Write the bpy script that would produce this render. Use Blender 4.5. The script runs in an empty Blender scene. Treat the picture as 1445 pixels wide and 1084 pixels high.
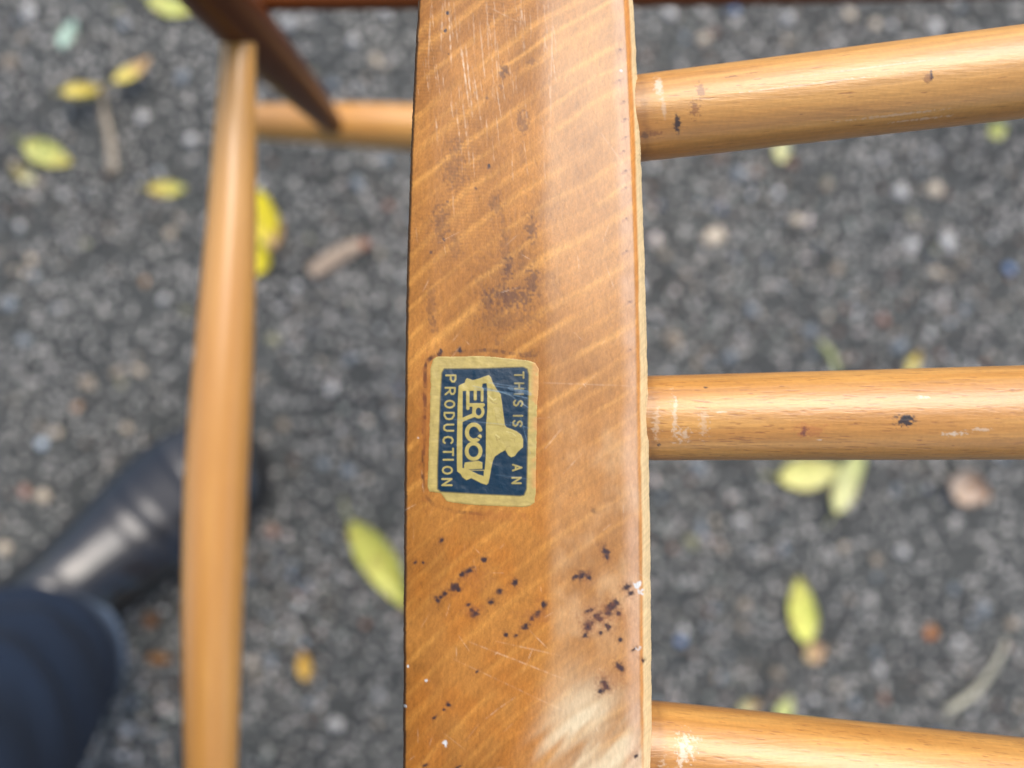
import bpy, bmesh, math, random
import numpy as np
from mathutils import Vector, Matrix
R = math.radians
sc = bpy.context.scene
COL = sc.collection

# ------------------------------------------------------------------ camera
H = 0.80                 # camera height above the ground (m)
F = 1043.0               # focal length in pixels of the 1445 px wide frame
cam_d = bpy.data.cameras.new("camera")
cam = bpy.data.objects.new("camera", cam_d)
COL.objects.link(cam)
cam.location = (0, 0, H)
cam.rotation_euler = (0, 0, 0)
cam_d.sensor_width = 36.0
cam_d.lens = F / 1445.0 * 36.0
cam_d.clip_start = 0.01
cam_d.clip_end = 500
cam_d.dof.use_dof = True
cam_d.dof.focus_distance = 0.1445
cam_d.dof.aperture_fstop = 26.0 / 4.2
sc.camera = cam

# ------------------------------------------------------------------ world, sun, exposure
SUN_EL, SUN_ROT = R(54), R(28)
w = bpy.data.worlds.new("World"); sc.world = w; w.use_nodes = True
nt = w.node_tree
bg = nt.nodes["Background"]
sky = nt.nodes.new("ShaderNodeTexSky")
sky.sky_type = 'NISHITA'; sky.sun_disc = False
sky.sun_elevation = SUN_EL; sky.sun_rotation = SUN_ROT
sky.air_density = 1.0; sky.dust_density = 3.0; sky.ozone_density = 0.3
nt.links.new(sky.outputs[0], bg.inputs[0]); bg.inputs[1].default_value = 0.15
sl = bpy.data.lights.new("sun", 'SUN'); sun = bpy.data.objects.new("sun", sl); COL.objects.link(sun)
sl.energy = 1.2; sl.angle = R(38); sl.color = (1.0, 0.97, 0.93)
sd = Vector((math.sin(SUN_ROT)*math.cos(SUN_EL), math.cos(SUN_ROT)*math.cos(SUN_EL), math.sin(SUN_EL)))
sun.rotation_euler = sd.to_track_quat('Z', 'Y').to_euler()
sun.location = (0, 3, 3)
sc.view_settings.view_transform = 'Standard'; sc.view_settings.look = 'None'
sc.view_settings.gamma = 1; sc.view_settings.use_curve_mapping = False
sc.view_settings.exposure = 0.7
try:
    sc.cycles.use_denoising = True
    sc.cycles.max_bounces = 6
except Exception: pass

# ------------------------------------------------------------------ helpers
rng = np.random.default_rng(7)
random.seed(7)
def P(px, py, d):
    return Vector(((px - 722.5) / F * d, (542.0 - py) / F * d, H - d))
def Pa(px, py, d):
    px, py, d = np.broadcast_arrays(px, py, d)
    return np.stack([(px - 722.5) / F * d, (542.0 - py) / F * d, H - d], -1)
_T = rng.random((256, 256))
def vnoise(x, y):
    x = np.asarray(x, float); y = np.asarray(y, float)
    xi = np.floor(x).astype(int); yi = np.floor(y).astype(int)
    fx = x - xi; fy = y - yi
    fx = fx*fx*(3-2*fx); fy = fy*fy*(3-2*fy)
    a = _T[xi & 255, yi & 255]; b = _T[(xi+1) & 255, yi & 255]
    c = _T[xi & 255, (yi+1) & 255]; d = _T[(xi+1) & 255, (yi+1) & 255]
    return (a*(1-fx)+b*fx)*(1-fy) + (c*(1-fx)+d*fx)*fy
def fbm(x, y, o=4):
    s = 0; a = .5; t = 0
    for k in range(o):
        s = s + a*vnoise(x*2**k+17.3*k, y*2**k+9.1*k); t += a; a *= .5
    return s/t
def sst(e0, e1, x):
    t = np.clip((x-e0)/(e1-e0), 0, 1); return t*t*(3-2*t)
def lin(r, g, b):
    c = np.array([r, g, b])/255.0
    return np.where(c <= .04045, c/12.92, ((c+.055)/1.055)**2.4)
def mixc(a, b, t):
    return a*(1-t[..., None]) + b*t[..., None]

def np_mesh(name, V, Fq, col=None, rgh=None, smooth=True):
    me = bpy.data.meshes.new(name)
    V = np.asarray(V, np.float32).reshape(-1, 3); Fq = np.asarray(Fq, np.int32)
    k = Fq.shape[1]
    me.vertices.add(len(V)); me.vertices.foreach_set("co", V.ravel())
    me.loops.add(Fq.size); me.loops.foreach_set("vertex_index", Fq.ravel())
    me.polygons.add(len(Fq))
    me.polygons.foreach_set("loop_start", np.arange(0, Fq.size, k, dtype=np.int32))
    me.update(calc_edges=True)
    me.polygons.foreach_set("use_smooth", np.full(len(Fq), smooth))
    if col is not None:
        c = np.ones((len(V), 4), np.float32); c[:, :3] = np.clip(np.asarray(col).reshape(-1, 3), 0, 1)
        a = me.color_attributes.new("tint", 'FLOAT_COLOR', 'POINT'); a.data.foreach_set("color", c.ravel())
    if rgh is not None:
        a = me.attributes.new("rgh", 'FLOAT', 'POINT'); a.data.foreach_set("value", np.asarray(rgh, np.float32).ravel())
    me.validate()
    return me
def grid_faces(n, m, wrap=False, off=0):
    i = np.arange(n-1)[:, None]; j = np.arange(m if wrap else m-1)[None, :]
    j2 = (j+1) % m
    f = np.stack([i*m+j, i*m+j2, (i+1)*m+j2, (i+1)*m+j], -1)
    return f.reshape(-1, 4) + off
def link(name, me, mat=None, parent=None):
    o = bpy.data.objects.new(name, me); COL.objects.link(o)
    if mat is not None and me is not None and not me.materials: me.materials.append(mat)
    if parent is not None:
        o.parent = parent
        o.matrix_parent_inverse = parent.matrix_world.inverted() if False else Matrix.Identity(4)
    return o
def tag(o, label=None, cat=None, group=None, kind=None):
    if label: o["label"] = label
    if cat: o["category"] = cat
    if group: o["group"] = group
    if kind: o["kind"] = kind
    return o
def empty(name, loc=(0, 0, 0)):
    o = bpy.data.objects.new(name, None); COL.objects.link(o); o.location = loc; o.empty_display_size = .05
    return o
def part(name, me, mat, root):
    """vertices are in world coordinates; the root sits at its own location"""
    o = link(name, me, mat)
    o.parent = root
    o.location = -Vector(root.location)
    return o

# ------------------------------------------------------------------ materials
def mat(name):
    m = bpy.data.materials.new(name); m.use_nodes = True
    n = m.node_tree.nodes; l = m.node_tree.links
    return m, n, l, n["Principled BSDF"]
def N(n, t, **k):
    x = n.new(t)
    for a, b in k.items(): setattr(x, a, b)
    return x
def wood_mat(name, bump_scale, stretch, coat=.55, coat_r=.16, bump=.12, var=.10, coat_attr=False, spec=None):
    m, n, l, b = mat(name)
    at = N(n, 'ShaderNodeAttribute', attribute_name="tint"); ar = N(n, 'ShaderNodeAttribute', attribute_name="rgh")
    tc = N(n, 'ShaderNodeTexCoord'); mp = N(n, 'ShaderNodeMapping'); mp.inputs['Scale'].default_value = stretch
    l.new(tc.outputs['Object'], mp.inputs[0])
    no = N(n, 'ShaderNodeTexNoise'); no.inputs['Scale'].default_value = bump_scale; no.inputs['Detail'].default_value = 6
    no.inputs['Roughness'].default_value = .65
    l.new(mp.outputs[0], no.inputs['Vector'])
    mr = N(n, 'ShaderNodeMapRange'); mr.inputs[1].default_value = .3; mr.inputs[2].default_value = .7
    mr.inputs[3].default_value = 1-var; mr.inputs[4].default_value = 1+var
    l.new(no.outputs[0], mr.inputs[0])
    mx = N(n, 'ShaderNodeVectorMath', operation='SCALE')
    l.new(at.outputs['Color'], mx.inputs[0]); l.new(mr.outputs[0], mx.inputs['Scale'])
    l.new(mx.outputs[0], b.inputs['Base Color'])
    l.new(ar.outputs['Fac'], b.inputs['Roughness'])
    bu = N(n, 'ShaderNodeBump'); bu.inputs['Strength'].default_value = bump; bu.inputs['Distance'].default_value = .0006
    l.new(no.outputs[0], bu.inputs['Height']); l.new(bu.outputs[0], b.inputs['Normal'])
    bu2 = N(n, 'ShaderNodeBump'); bu2.inputs['Strength'].default_value = bump*.45; bu2.inputs['Distance'].default_value = .0006
    l.new(no.outputs[0], bu2.inputs['Height']); l.new(bu2.outputs[0], b.inputs['Coat Normal'])
    b.inputs['Coat Weight'].default_value = coat
    if coat_attr:
        ac = N(n, 'ShaderNodeAttribute', attribute_name="gloss"); l.new(ac.outputs['Fac'], b.inputs['Coat Weight'])
    b.inputs['Coat Roughness'].default_value = coat_r
    b.inputs['Coat IOR'].default_value = 1.55
    b.inputs['IOR'].default_value = 1.5
    if coat_attr: b.inputs['Specular IOR Level'].default_value = .28
    if spec is not None: b.inputs['Specular IOR Level'].default_value = spec
    return m
M_plank = wood_mat("lacquered_elm", 1500, (1.0, .30, 1), coat=1.0, coat_r=.24, bump=.15, var=.14, coat_attr=True)
M_spin = wood_mat("beech_lengthwise", 1200, (.12, 1, 1), coat=.45, coat_r=.22, bump=.25, var=.08)
M_legw = wood_mat("beech_shaded", 500, (1, .15, 1), coat=.0, coat_r=.4, bump=.05, var=.06, spec=.12)  # matt beech for the members whose shade is painted dark
M_rod = wood_mat("beech_turned", 500, (1, .15, 1), coat=1.0, coat_r=.34, bump=.03, var=.04)

def label_mat():
    m, n, l, b = mat("printed_foil")
    at = N(n, 'ShaderNodeAttribute', attribute_name="tint"); ar = N(n, 'ShaderNodeAttribute', attribute_name="rgh")
    tc = N(n, 'ShaderNodeTexCoord'); no = N(n, 'ShaderNodeTexNoise'); no.inputs['Scale'].default_value = 700; no.inputs['Detail'].default_value = 5
    l.new(tc.outputs['Object'], no.inputs['Vector'])
    mr = N(n, 'ShaderNodeMapRange'); mr.inputs[1].default_value = .3; mr.inputs[2].default_value = .7
    mr.inputs[3].default_value = .88; mr.inputs[4].default_value = 1.12
    l.new(no.outputs[0], mr.inputs[0])
    mx = N(n, 'ShaderNodeVectorMath', operation='SCALE')
    l.new(at.outputs['Color'], mx.inputs[0]); l.new(mr.outputs[0], mx.inputs['Scale'])
    l.new(mx.outputs[0], b.inputs['Base Color']); l.new(ar.outputs['Fac'], b.inputs['Roughness'])
    bu = N(n, 'ShaderNodeBump'); bu.inputs['Strength'].default_value = .35; bu.inputs['Distance'].default_value = .0003
    l.new(no.outputs[0], bu.inputs['Height']); l.new(bu.outputs[0], b.inputs['Normal'])
    return m
M_label = label_mat()

def simple_mat(name, rgb, rough=.6, nscale=60, var=.25, bump=.3, dist=.002, spec=.5, coat=0):
    m, n, l, b = mat(name)
    tc = N(n, 'ShaderNodeTexCoord'); no = N(n, 'ShaderNodeTexNoise')
    no.inputs['Scale'].default_value = nscale; no.inputs['Detail'].default_value = 5
    l.new(tc.outputs['Object'], no.inputs['Vector'])
    cr = N(n, 'ShaderNodeValToRGB')
    c = np.array(rgb)
    cr.color_ramp.elements[0].position = .3; cr.color_ramp.elements[1].position = .7
    cr.color_ramp.elements[0].color = (*(c*(1-var)), 1); cr.color_ramp.elements[1].color = (*np.clip(c*(1+var), 0, 1), 1)
    l.new(no.outputs[0], cr.inputs[0]); l.new(cr.outputs[0], b.inputs['Base Color'])
    b.inputs['Roughness'].default_value = rough
    b.inputs['Specular IOR Level'].default_value = spec
    b.inputs['Coat Weight'].default_value = coat
    bu = N(n, 'ShaderNodeBump'); bu.inputs['Strength'].default_value = bump; bu.inputs['Distance'].default_value = dist
    l.new(no.outputs[0], bu.inputs['Height']); l.new(bu.outputs[0], b.inputs['Normal'])
    return m
def attr_mat(name, rough=.5, trans=0.0, nscale=150, bump=.2):
    m, n, l, b = mat(name)
    at = N(n, 'ShaderNodeAttribute', attribute_name="tint")
    tc = N(n, 'ShaderNodeTexCoord'); no = N(n, 'ShaderNodeTexNoise'); no.inputs['Scale'].default_value = nscale
    l.new(tc.outputs['Object'], no.inputs['Vector'])
    mr = N(n, 'ShaderNodeMapRange'); mr.inputs[1].default_value = .3; mr.inputs[2].default_value = .7
    mr.inputs[3].default_value = .8; mr.inputs[4].default_value = 1.2
    l.new(no.outputs[0], mr.inputs[0])
    mx = N(n, 'ShaderNodeVectorMath', operation='SCALE')
    l.new(at.outputs['Color'], mx.inputs[0]); l.new(mr.outputs[0], mx.inputs['Scale'])
    l.new(mx.outputs[0], b.inputs['Base Color'])
    b.inputs['Roughness'].default_value = rough
    bu = N(n, 'ShaderNodeBump'); bu.inputs['Strength'].default_value = bump; bu.inputs['Distance'].default_value = .001
    l.new(no.outputs[0], bu.inputs['Height']); l.new(bu.outputs[0], b.inputs['Normal'])
    return m
M_leaf = attr_mat("autumn_leaf", .45)
M_grit = attr_mat("grit_stone", .24, nscale=400, bump=.3)

def ground_mat():
    m, n, l, b = mat("worn_asphalt")
    tc = N(n, 'ShaderNodeTexCoord')
    n1 = N(n, 'ShaderNodeTexNoise'); n1.inputs['Scale'].default_value = 9; n1.inputs['Detail'].default_value = 8; n1.inputs['Roughness'].default_value = .7
    n2 = N(n, 'ShaderNodeTexNoise'); n2.inputs['Scale'].default_value = 160; n2.inputs['Detail'].default_value = 6; n2.inputs['Roughness'].default_value = .7
    v = N(n, 'ShaderNodeTexVoronoi'); v.inputs['Scale'].default_value = 210
    for x in (n1, n2, v): l.new(tc.outputs['Object'], x.inputs['Vector'])
    c1 = N(n, 'ShaderNodeValToRGB'); c1.color_ramp.elements[0].position = .32; c1.color_ramp.elements[1].position = .7
    c1.color_ramp.elements[0].color = (.012, .013, .0125, 1); c1.color_ramp.elements[1].color = (.080, .086, .076, 1)
    l.new(n1.outputs[0], c1.inputs[0])
    c2 = N(n, 'ShaderNodeValToRGB'); c2.color_ramp.elements[0].position = .35; c2.color_ramp.elements[1].position = .72
    c2.color_ramp.elements[0].color = (.018, .017, .016, 1); c2.color_ramp.elements[1].color = (.145, .148, .132, 1)
    l.new(n2.outputs[0], c2.inputs[0])
    mx = N(n, 'ShaderNodeMix', data_type='RGBA'); mx.inputs[0].default_value = .55
    l.new(c1.outputs[0], mx.inputs[6]); l.new(c2.outputs[0], mx.inputs[7])
    sp = N(n, 'ShaderNodeSeparateColor'); l.new(v.outputs['Color'], sp.inputs[0])
    gt = N(n, 'ShaderNodeMath', operation='GREATER_THAN'); gt.inputs[1].default_value = .87; l.new(sp.outputs[0], gt.inputs[0])
    m2 = N(n, 'ShaderNodeMix', data_type='RGBA'); m2.inputs[7].default_value = (.42, .40, .36, 1)
    l.new(gt.outputs[0], m2.inputs[0]); l.new(mx.outputs[2], m2.inputs[6])
    l.new(m2.outputs[2], b.inputs['Base Color'])
    mr = N(n, 'ShaderNodeMapRange'); mr.inputs[3].default_value = .35; mr.inputs[4].default_value = .8
    l.new(n2.outputs[0], mr.inputs[0]); l.new(mr.outputs[0], b.inputs['Roughness'])
    bu = N(n, 'ShaderNodeBump'); bu.inputs['Strength'].default_value = .9; bu.inputs['Distance'].default_value = .004
    l.new(n2.outputs[0], bu.inputs['Height'])
    l.new(bu.outputs[0], b.inputs['Normal'])
    return m
M_ground = ground_mat()

# ------------------------------------------------------------------ ground
def axis(half, step, far):
    a = list(np.arange(0, half+1e-6, step)); s = step
    while a[-1] < far: s *= 1.5; a.append(a[-1]+s)
    a = np.array(a); return np.concatenate([-a[:0:-1], a])
gx = axis(.9, .007, 80); gy = axis(.7, .007, 80)
X, Y = np.meshgrid(gx, gy, indexing='ij')
def ground_h(X, Y):
    f = np.exp(-np.maximum(0, np.hypot(X, Y)-1.2))
    return ((fbm(X*14+3, Y*14+5, 3)-.5)*.010 + (fbm(X*70, Y*70, 3)-.5)*.005)*f
Z = ground_h(X, Y)
ground = link("ground", np_mesh("ground", np.stack([X, Y, Z], -1), grid_faces(*X.shape), smooth=True), M_ground)
tag(ground, kind="structure", label="dark worn asphalt with pebbles bedded in it")

# stones: base shapes
def ico(sub):
    bm = bmesh.new(); bmesh.ops.create_icosphere(bm, subdivisions=sub, radius=1.0)
    v = np.array([x.co[:] for x in bm.verts]); f = np.array([[q.index for q in x.verts] for x in bm.faces]); bm.free()
    return v, f
iv, jf = ico(2)   # 42 verts, 80 faces
iv1, jf1 = ico(1)
def stone_shape(r, v):
    d = v.copy()
    q = r.normal(size=(6, 3)); q /= np.linalg.norm(q, axis=1)[:, None]
    for k in range(6):
        t = d @ q[k]; lim = r.uniform(.62, .92)
        d -= np.outer(np.maximum(0, t-lim), q[k])
    d *= np.array([r.uniform(.8, 1.25), r.uniform(.7, 1.0), r.uniform(.45, .8)])
    return d
shapes = [stone_shape(rng, iv) for _ in range(14)]
shapes1 = [stone_shape(rng, iv1) for _ in range(10)]
def grit(n, seed, big=False):
    r = np.random.default_rng(seed)
    VV = []; FF = []; CC = []; off = 0
    xs = r.uniform(-.74, .74, n); ys = r.uniform(-.56, .56, n)
    hh = ground_h(xs, ys)
    dens = fbm(xs*5+30, ys*5+8, 3); pat = .38+.95*sst(.28, .72, fbm(xs*3.1+11, ys*3.1+3, 3))
    for i in range(n):
        if dens[i] < r.uniform(.34, .60): continue
        rad = .0012 + .0030*r.random()**2.0
        if r.random() < .08: rad *= 1.5
        if big: rad = .0024+.0022*r.random()**1.5
        s, f = (shapes[r.integers(14)], jf) if rad > .0026 else (shapes1[r.integers(10)], jf1)
        a = r.uniform(0, 6.28); c, q = math.cos(a), math.sin(a)
        v = s*rad; v = np.stack([v[:, 0]*c-v[:, 1]*q, v[:, 0]*q+v[:, 1]*c, v[:, 2]], -1)
        v = v + np.array([xs[i], ys[i], hh[i]+rad*.18])
        t = r.random()
        g = .035+.36*r.random()**2.2
        if t < .55: base = np.array([g*.95, g*1.0, g*.88])
        elif t < .76: base = np.array([g*1.4, g*1.2, g*.95])
        elif t < .88: base = np.array([.46, .40, .36])*r.uniform(.6, 1.25)
        elif t < .94: base = np.array([.20, .10, .06])
        elif t < .97: base = np.array([.10, .13, .18])
        else: base = np.array([.62, .62, .60])
        if big:
            g = r.uniform(.14, .55)*1.0
            base = [np.array([g, g*.97, g*.92]), np.array([g, g*.86, g*.66]), np.array([g*.8, g*.92, g]), np.array([g, g*.95, g*.82]), np.array([g*.7, g*.55, g*.4])][r.integers(5)]
        VV.append(v); FF.append(f+off); CC.append(np.tile(base*(pat[i] if not big else .55+.4*pat[i]), (len(v), 1))); off += len(v)
    me = np_mesh("grit", np.concatenate(VV), np.concatenate(FF), np.concatenate(CC), smooth=True)
    o = link("grit", me, M_grit, ground); o["kind"] = "stuff"
    return o
grit(19000, 3)
grit(1500, 4, True)
# individual pebbles: (px, py, size px, colour)
PEB = [(1271,270,24,'w'),(1317,269,32,'c'),(1041,246,22,'b'),(1007,335,34,'c'),(1122,314,26,'c'),(1336,342,25,'w'),(1285,346,22,'w'),
 (1400,335,16,'w'),(1422,380,20,'u'),(1320,385,20,'c'),(1060,438,22,'b'),(1139,468,22,'b'),(1266,489,22,'b'),(1179,382,22,'t'),(1245,453,22,'r'),
 (949,482,30,'t'),(1164,265,20,'t'),(1198,22,24,'c'),(1234,36,18,'c'),(1258,38,18,'w'),(1320,38,22,'w'),(992,57,24,'c'),(945,19,22,'w'),(1111,26,26,'w'),
 (1035,15,16,'u'),(960,125,22,'b'),(1345,90,16,'t'),(60,627,20,'p'),(80,612,18,'c'),(43,366,17,'c'),(232,423,18,'w'),(205,398,16,'o'),(200,166,20,'w'),
 (122,540,24,'t'),(165,525,18,'t'),(197,524,18,'c'),(240,330,20,'c'),(262,440,16,'g'),(15,90,22,'t'),(28,318,18,'w'),(107,575,14,'o'),(180,605,18,'c'),
 (45,20,22,'w'),(178,38,20,'b'),(258,110,20,'b'),(15,430,22,'b'),(35,480,20,'b'),(270,198,26,'w'),(60,700,28,'c'),(35,695,22,'r'),(7,775,24,'c'),
 (500,60,24,'w'),(530,90,22,'c'),(545,15,20,'w'),(410,35,22,'w'),(470,120,20,'b'),(505,260,20,'b'),(470,547,20,'w'),(455,655,16,'b'),(385,480,18,'g'),
 (385,750,22,'r'),(490,665,20,'b'),(455,655,18,'b'),(560,585,16,'t'),(400,600,22,'t'),(545,225,16,'b'),(548,290,18,'r'),(383,930,20,'b'),(475,1020,22,'w'),(178,1032,18,'w'),
 (420,840,16,'r'),(435,990,16,'b'),(1275,780,20,'w'),(990,745,16,'b'),(1320,895,14,'o'),(1235,790,18,'t'),(1010,955,18,'t'),(1015,955,18,'b'),(1352,905,14,'w'),
 (1235,920,16,'b'),(1240,945,18,'w'),(975,765,26,'g'),(1045,735,18,'w'),(1425,880,18,'t'),(1370,690,20,'w'),(1095,950,20,'t'),(1385,860,22,'b'),(1205,990,18,'b'),
 (985,660,20,'b'),(1050,855,20,'t'),(1345,830,18,'b'),(940,600,20,'t'),(960,905,18,'u'),(1430,560,20,'b'),(1030,505,20,'b'),(1405,640,18,'w')]
PC = {'w': (.50,.49,.46), 'c': (.50,.42,.31), 'b': (.20,.23,.25), 't': (.27,.22,.16), 'u': (.10,.19,.36), 'r': (.32,.17,.12), 'p': (.52,.60,.66), 'o': (.38,.20,.08), 'g': (.30,.29,.17)}
PM = {k: simple_mat("pebble_"+{'w':'white','c':'cream','b':'bluish','t':'tan','u':'blue','r':'reddish','p':'pale','o':'orange','g':'olive'}[k], v, rough=.4, nscale=300, var=.3, bump=.2, dist=.001) for k, v in PC.items()}
pm = {}
for k in PC:
    pm[k] = []
    for q in range(4):
        me = np_mesh("pebble", shapes[(hash(k) if False else ord(k)+q*3) % 14]*.5, jf); me.materials.append(PM[k]); pm[k].append(me)
extra = []
rr = np.random.default_rng(11)
for i in range(185):
    extra.append((rr.uniform(-20, 1465), rr.uniform(-20, 1104), rr.uniform(9, 16), 'bbttwcbgtb'[rr.integers(10)]))
for i, (px, py, s, k) in enumerate(PEB+extra):
    p = P(px, py, H); s3 = max(10, s*.92)/F*H
    o = bpy.data.objects.new("pebble", pm[k][i % 4]); COL.objects.link(o)
    o.parent = ground
    o.location = (p.x, p.y, float(ground_h(p.x, p.y))+s3*.10)
    o.rotation_euler = (rr.uniform(-.2, .2), rr.uniform(-.2, .2), rr.uniform(0, 6.28)); o.scale = (s3, s3, s3*.9)

# ------------------------------------------------------------------ the chair frame
chair = empty("chair", (0, 0, 0))
tag(chair, "honey coloured wooden chair frame with flat lacquered rail, round spindles and a small maker's label", "chair")

YK = np.array([-600, -300, 0, 100, 200, 400, 570, 800, 1084, 1400, 1800.])
XL = np.interp
lk = np.array([640, 612, 590.5, 584.5, 580, 573.5, 571.5, 570, 569, 566, 566.])
rk = np.array([850, 872, 893.5, 899, 903.5, 911, 914.5, 918, 920, 921, 921.])
dk = np.array([.164, .154, .1462, .1445, .1432, .1413, .1402, .1392, .1385, .1380, .1380])
def smooth_interp(y, xs, ys):
    # Catmull-Rom like: dense linear then box smoothing
    t = np.arange(xs[0]-100, xs[-1]+100, 10.)
    v = np.interp(t, xs, ys)
    k = np.ones(13)/13; vp = np.pad(v, 6, mode='edge'); v = np.convolve(vp, k, 'valid')
    v = np.convolve(np.pad(v, 6, mode='edge'), k, 'valid')
    return np.interp(y, t, v)
def drop(u):     # metres below the crown of the rail across its width
    return .0006*np.clip((.12-u)/.12, 0, 1)**2 + .0009*np.clip((u-.52)/.40, 0, 1)**1.5 + .0040*np.clip((u-.955)/.045, 0, 1)**1.6 + .0010*np.clip((.012-u)/.012, 0, 1)**1.5
def surf(px, py):   # depth of the rail's top at a pixel of the design drawing
    l_ = smooth_interp(py, YK, lk); r_ = smooth_interp(py, YK, rk)
    u = (px-l_)/(r_-l_)
    return smooth_interp(py, YK, dk) + drop(u)

rows = np.concatenate([np.linspace(-600, -30, 20)[:-1], np.arange(-30, 1115, 1.4), np.linspace(1115, 1800, 24)[1:]])
NU = 262
uu = np.concatenate([np.linspace(0, .03, 14)[:-1], np.linspace(.03, .93, NU-40), np.linspace(.93, 1, 28)[1:]]); NU = len(uu)
PYg, Ug = np.meshgrid(rows, uu, indexing='ij')
Lr = smooth_interp(rows, YK, lk)[:, None]; Rr = smooth_interp(rows, YK, rk)[:, None]
# slightly ragged edges
rag_l = (vnoise(rows*.11, rows*0+3)-.5)*.7 + (vnoise(rows*.4, rows*0+8)-.5)*.8
rag_r = (vnoise(rows*.07, rows*0+13)-.5)*.9 + (vnoise(rows*.35, rows*0+18)-.5)*.5
PXg = Lr + Ug*(Rr-Lr) + rag_l[:, None]*np.clip(1-Ug*12, 0, 1) + rag_r[:, None]*np.clip((Ug-.95)*20, 0, 1)
Dg = smooth_interp(rows, YK, dk)[:, None] + drop(Ug)
# paint -------------------------------------------------------------
def spot(x, y, rx, ry, ang=0, wob=.5, seed=0):
    c, s = math.cos(ang), math.sin(ang)
    dx = PXg-x; dy = PYg-y
    a = (dx*c+dy*s)/rx; b = (-dx*s+dy*c)/ry
    d = np.hypot(a, b) + wob*(vnoise(PXg*.32+seed, PYg*.32+seed*2)-.5)*2
    return 1-sst(.30, 1.25, d)
dx = PXg-745.
tl = 1+.35*np.clip(PYg/1084, 0, 1)
ringc = PYg + (.62*dx-.00045*dx*dx)*tl + 18*(fbm(PXg*.007+3, PYg*.006, 2)-.5)+6*(fbm(PXg*.03, PYg*.03+9, 2)-.5)
base = np.empty(PXg.shape+(3,))
c_dark = np.array(lin(146, 94, 38)); c_mid = np.array(lin(171, 114, 50)); c_lite = np.array(lin(216, 156, 74)); c_org = np.array(lin(168, 104, 38))
t = fbm(PXg*.012+1, PYg*.010+4, 3)
base = mixc(c_dark, c_mid, sst(.25, .75, t))
base = mixc(base, c_org, .7*sst(520, 800, PYg)*(1-sst(.45, .8, Ug))*sst(.3, .6, fbm(PXg*.02+8, PYg*.014+1, 3)))
bands = np.zeros_like(PXg); rb = np.random.default_rng(5)
y0 = -400.
while y0 < 1500:
    wd = rb.uniform(2.8, 6.5); amp = rb.uniform(.4, 1.0)
    q = np.exp(-((ringc-y0)/wd)**2) + .45*np.exp(-np.maximum(0, (ringc-y0))/(wd*3.2))*(ringc > y0)
    gate = .35+.65*sst(.3, .65, vnoise(PXg*.018+y0, PYg*.018+y0*.3))
    bands = np.maximum(bands, amp*np.clip(q, 0, 1)*gate)
    y0 += rb.uniform(20, 44)
streak = vnoise(ringc*.55, (PXg-.3*PYg)*.02)      # fine figure parallel to rings
base = mixc(base, c_lite, bands*(.52-.17*sst(450, 750, PYg))*(.75+.5*fbm(PXg*.3, PYg*.3, 2)))
base *= (1+.16*(streak-.5))[..., None]
# short cross flecks (medullary) perpendicular-ish to the rings
fl = fbm(PXg*.62+PYg*.30, PYg*.10-PXg*.05, 2); fl2 = fbm(PXg*.5, PYg*.5, 2)
base *= (1+.30*(fl-.5)+.26*(fl2-.5))[..., None]
rib = np.sin(PYg*1.25+2.5*vnoise(PXg*.05, PYg*.05)*3)*sst(.4, .7, vnoise(PXg*.02+40, PYg*.012))*(1-sst(200, 520, PYg))*(1-sst(.3, .7, Ug))
base *= (1+.10*rib)[..., None]
# pore pits
pit = sst(.77, .90, vnoise(PXg*.55+7, PYg*.30+3))*sst(.40, .7, vnoise(PXg*.03+11, PYg*.03+2))
base = mixc(base, lin(95, 60, 35), .20*pit)
# sky sheen painted pale on the right half, pale worn finish on the right edge and lower right
rgh = .42+.10*(fbm(PXg*.05, PYg*.05, 3)-.5)
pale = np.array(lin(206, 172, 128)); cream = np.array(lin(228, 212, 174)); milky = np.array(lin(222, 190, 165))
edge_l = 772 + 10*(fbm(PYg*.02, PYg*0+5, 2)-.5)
sky_sheen = .22*sst(-10, 14, PXg-edge_l)*(.35+.65*fbm(PXg*.03, PYg*.018+6, 3))*(1-.35*sst(200, 560, PYg)+.3*sst(560, 800, PYg))  # sky reflection right of this edge, painted in as a paler colour
base = mixc(base, pale, np.clip(sky_sheen, 0, .9))
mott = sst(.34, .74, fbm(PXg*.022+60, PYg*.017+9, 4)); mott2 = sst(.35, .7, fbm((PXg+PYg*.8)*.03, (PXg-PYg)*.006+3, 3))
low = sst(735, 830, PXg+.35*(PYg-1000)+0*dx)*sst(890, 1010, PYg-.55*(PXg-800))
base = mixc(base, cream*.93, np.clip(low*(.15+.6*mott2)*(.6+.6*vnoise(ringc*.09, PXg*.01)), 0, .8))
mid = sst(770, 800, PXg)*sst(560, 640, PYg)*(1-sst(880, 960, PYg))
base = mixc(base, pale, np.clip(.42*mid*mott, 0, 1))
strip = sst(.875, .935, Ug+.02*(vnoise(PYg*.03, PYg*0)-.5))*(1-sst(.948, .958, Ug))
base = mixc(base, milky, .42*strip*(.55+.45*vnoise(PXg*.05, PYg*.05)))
# roundover strip: amber lacquer line on top, bare cream wood on the outer edge
am = sst(.955, .963, Ug); cr_ = sst(.975, .984, Ug+.012*sst(-50, 700, PYg)+.003*(vnoise(PYg*.04, PYg*0+4)-.5))
base = mixc(base, np.array(lin(204, 136, 66)), am*(.85-.45*sst(200, 500, PYg)))
hatch = .90+.20*vnoise((PXg*.6+PYg*.55), PYg*.03)
base = mixc(base, np.array(lin(222, 200, 152)), cr_*.85); base *= (1+(hatch-1)*am)[..., None]
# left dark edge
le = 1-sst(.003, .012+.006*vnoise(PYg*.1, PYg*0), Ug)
base = mixc(base, lin(62, 38, 22), le*.9)
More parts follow.
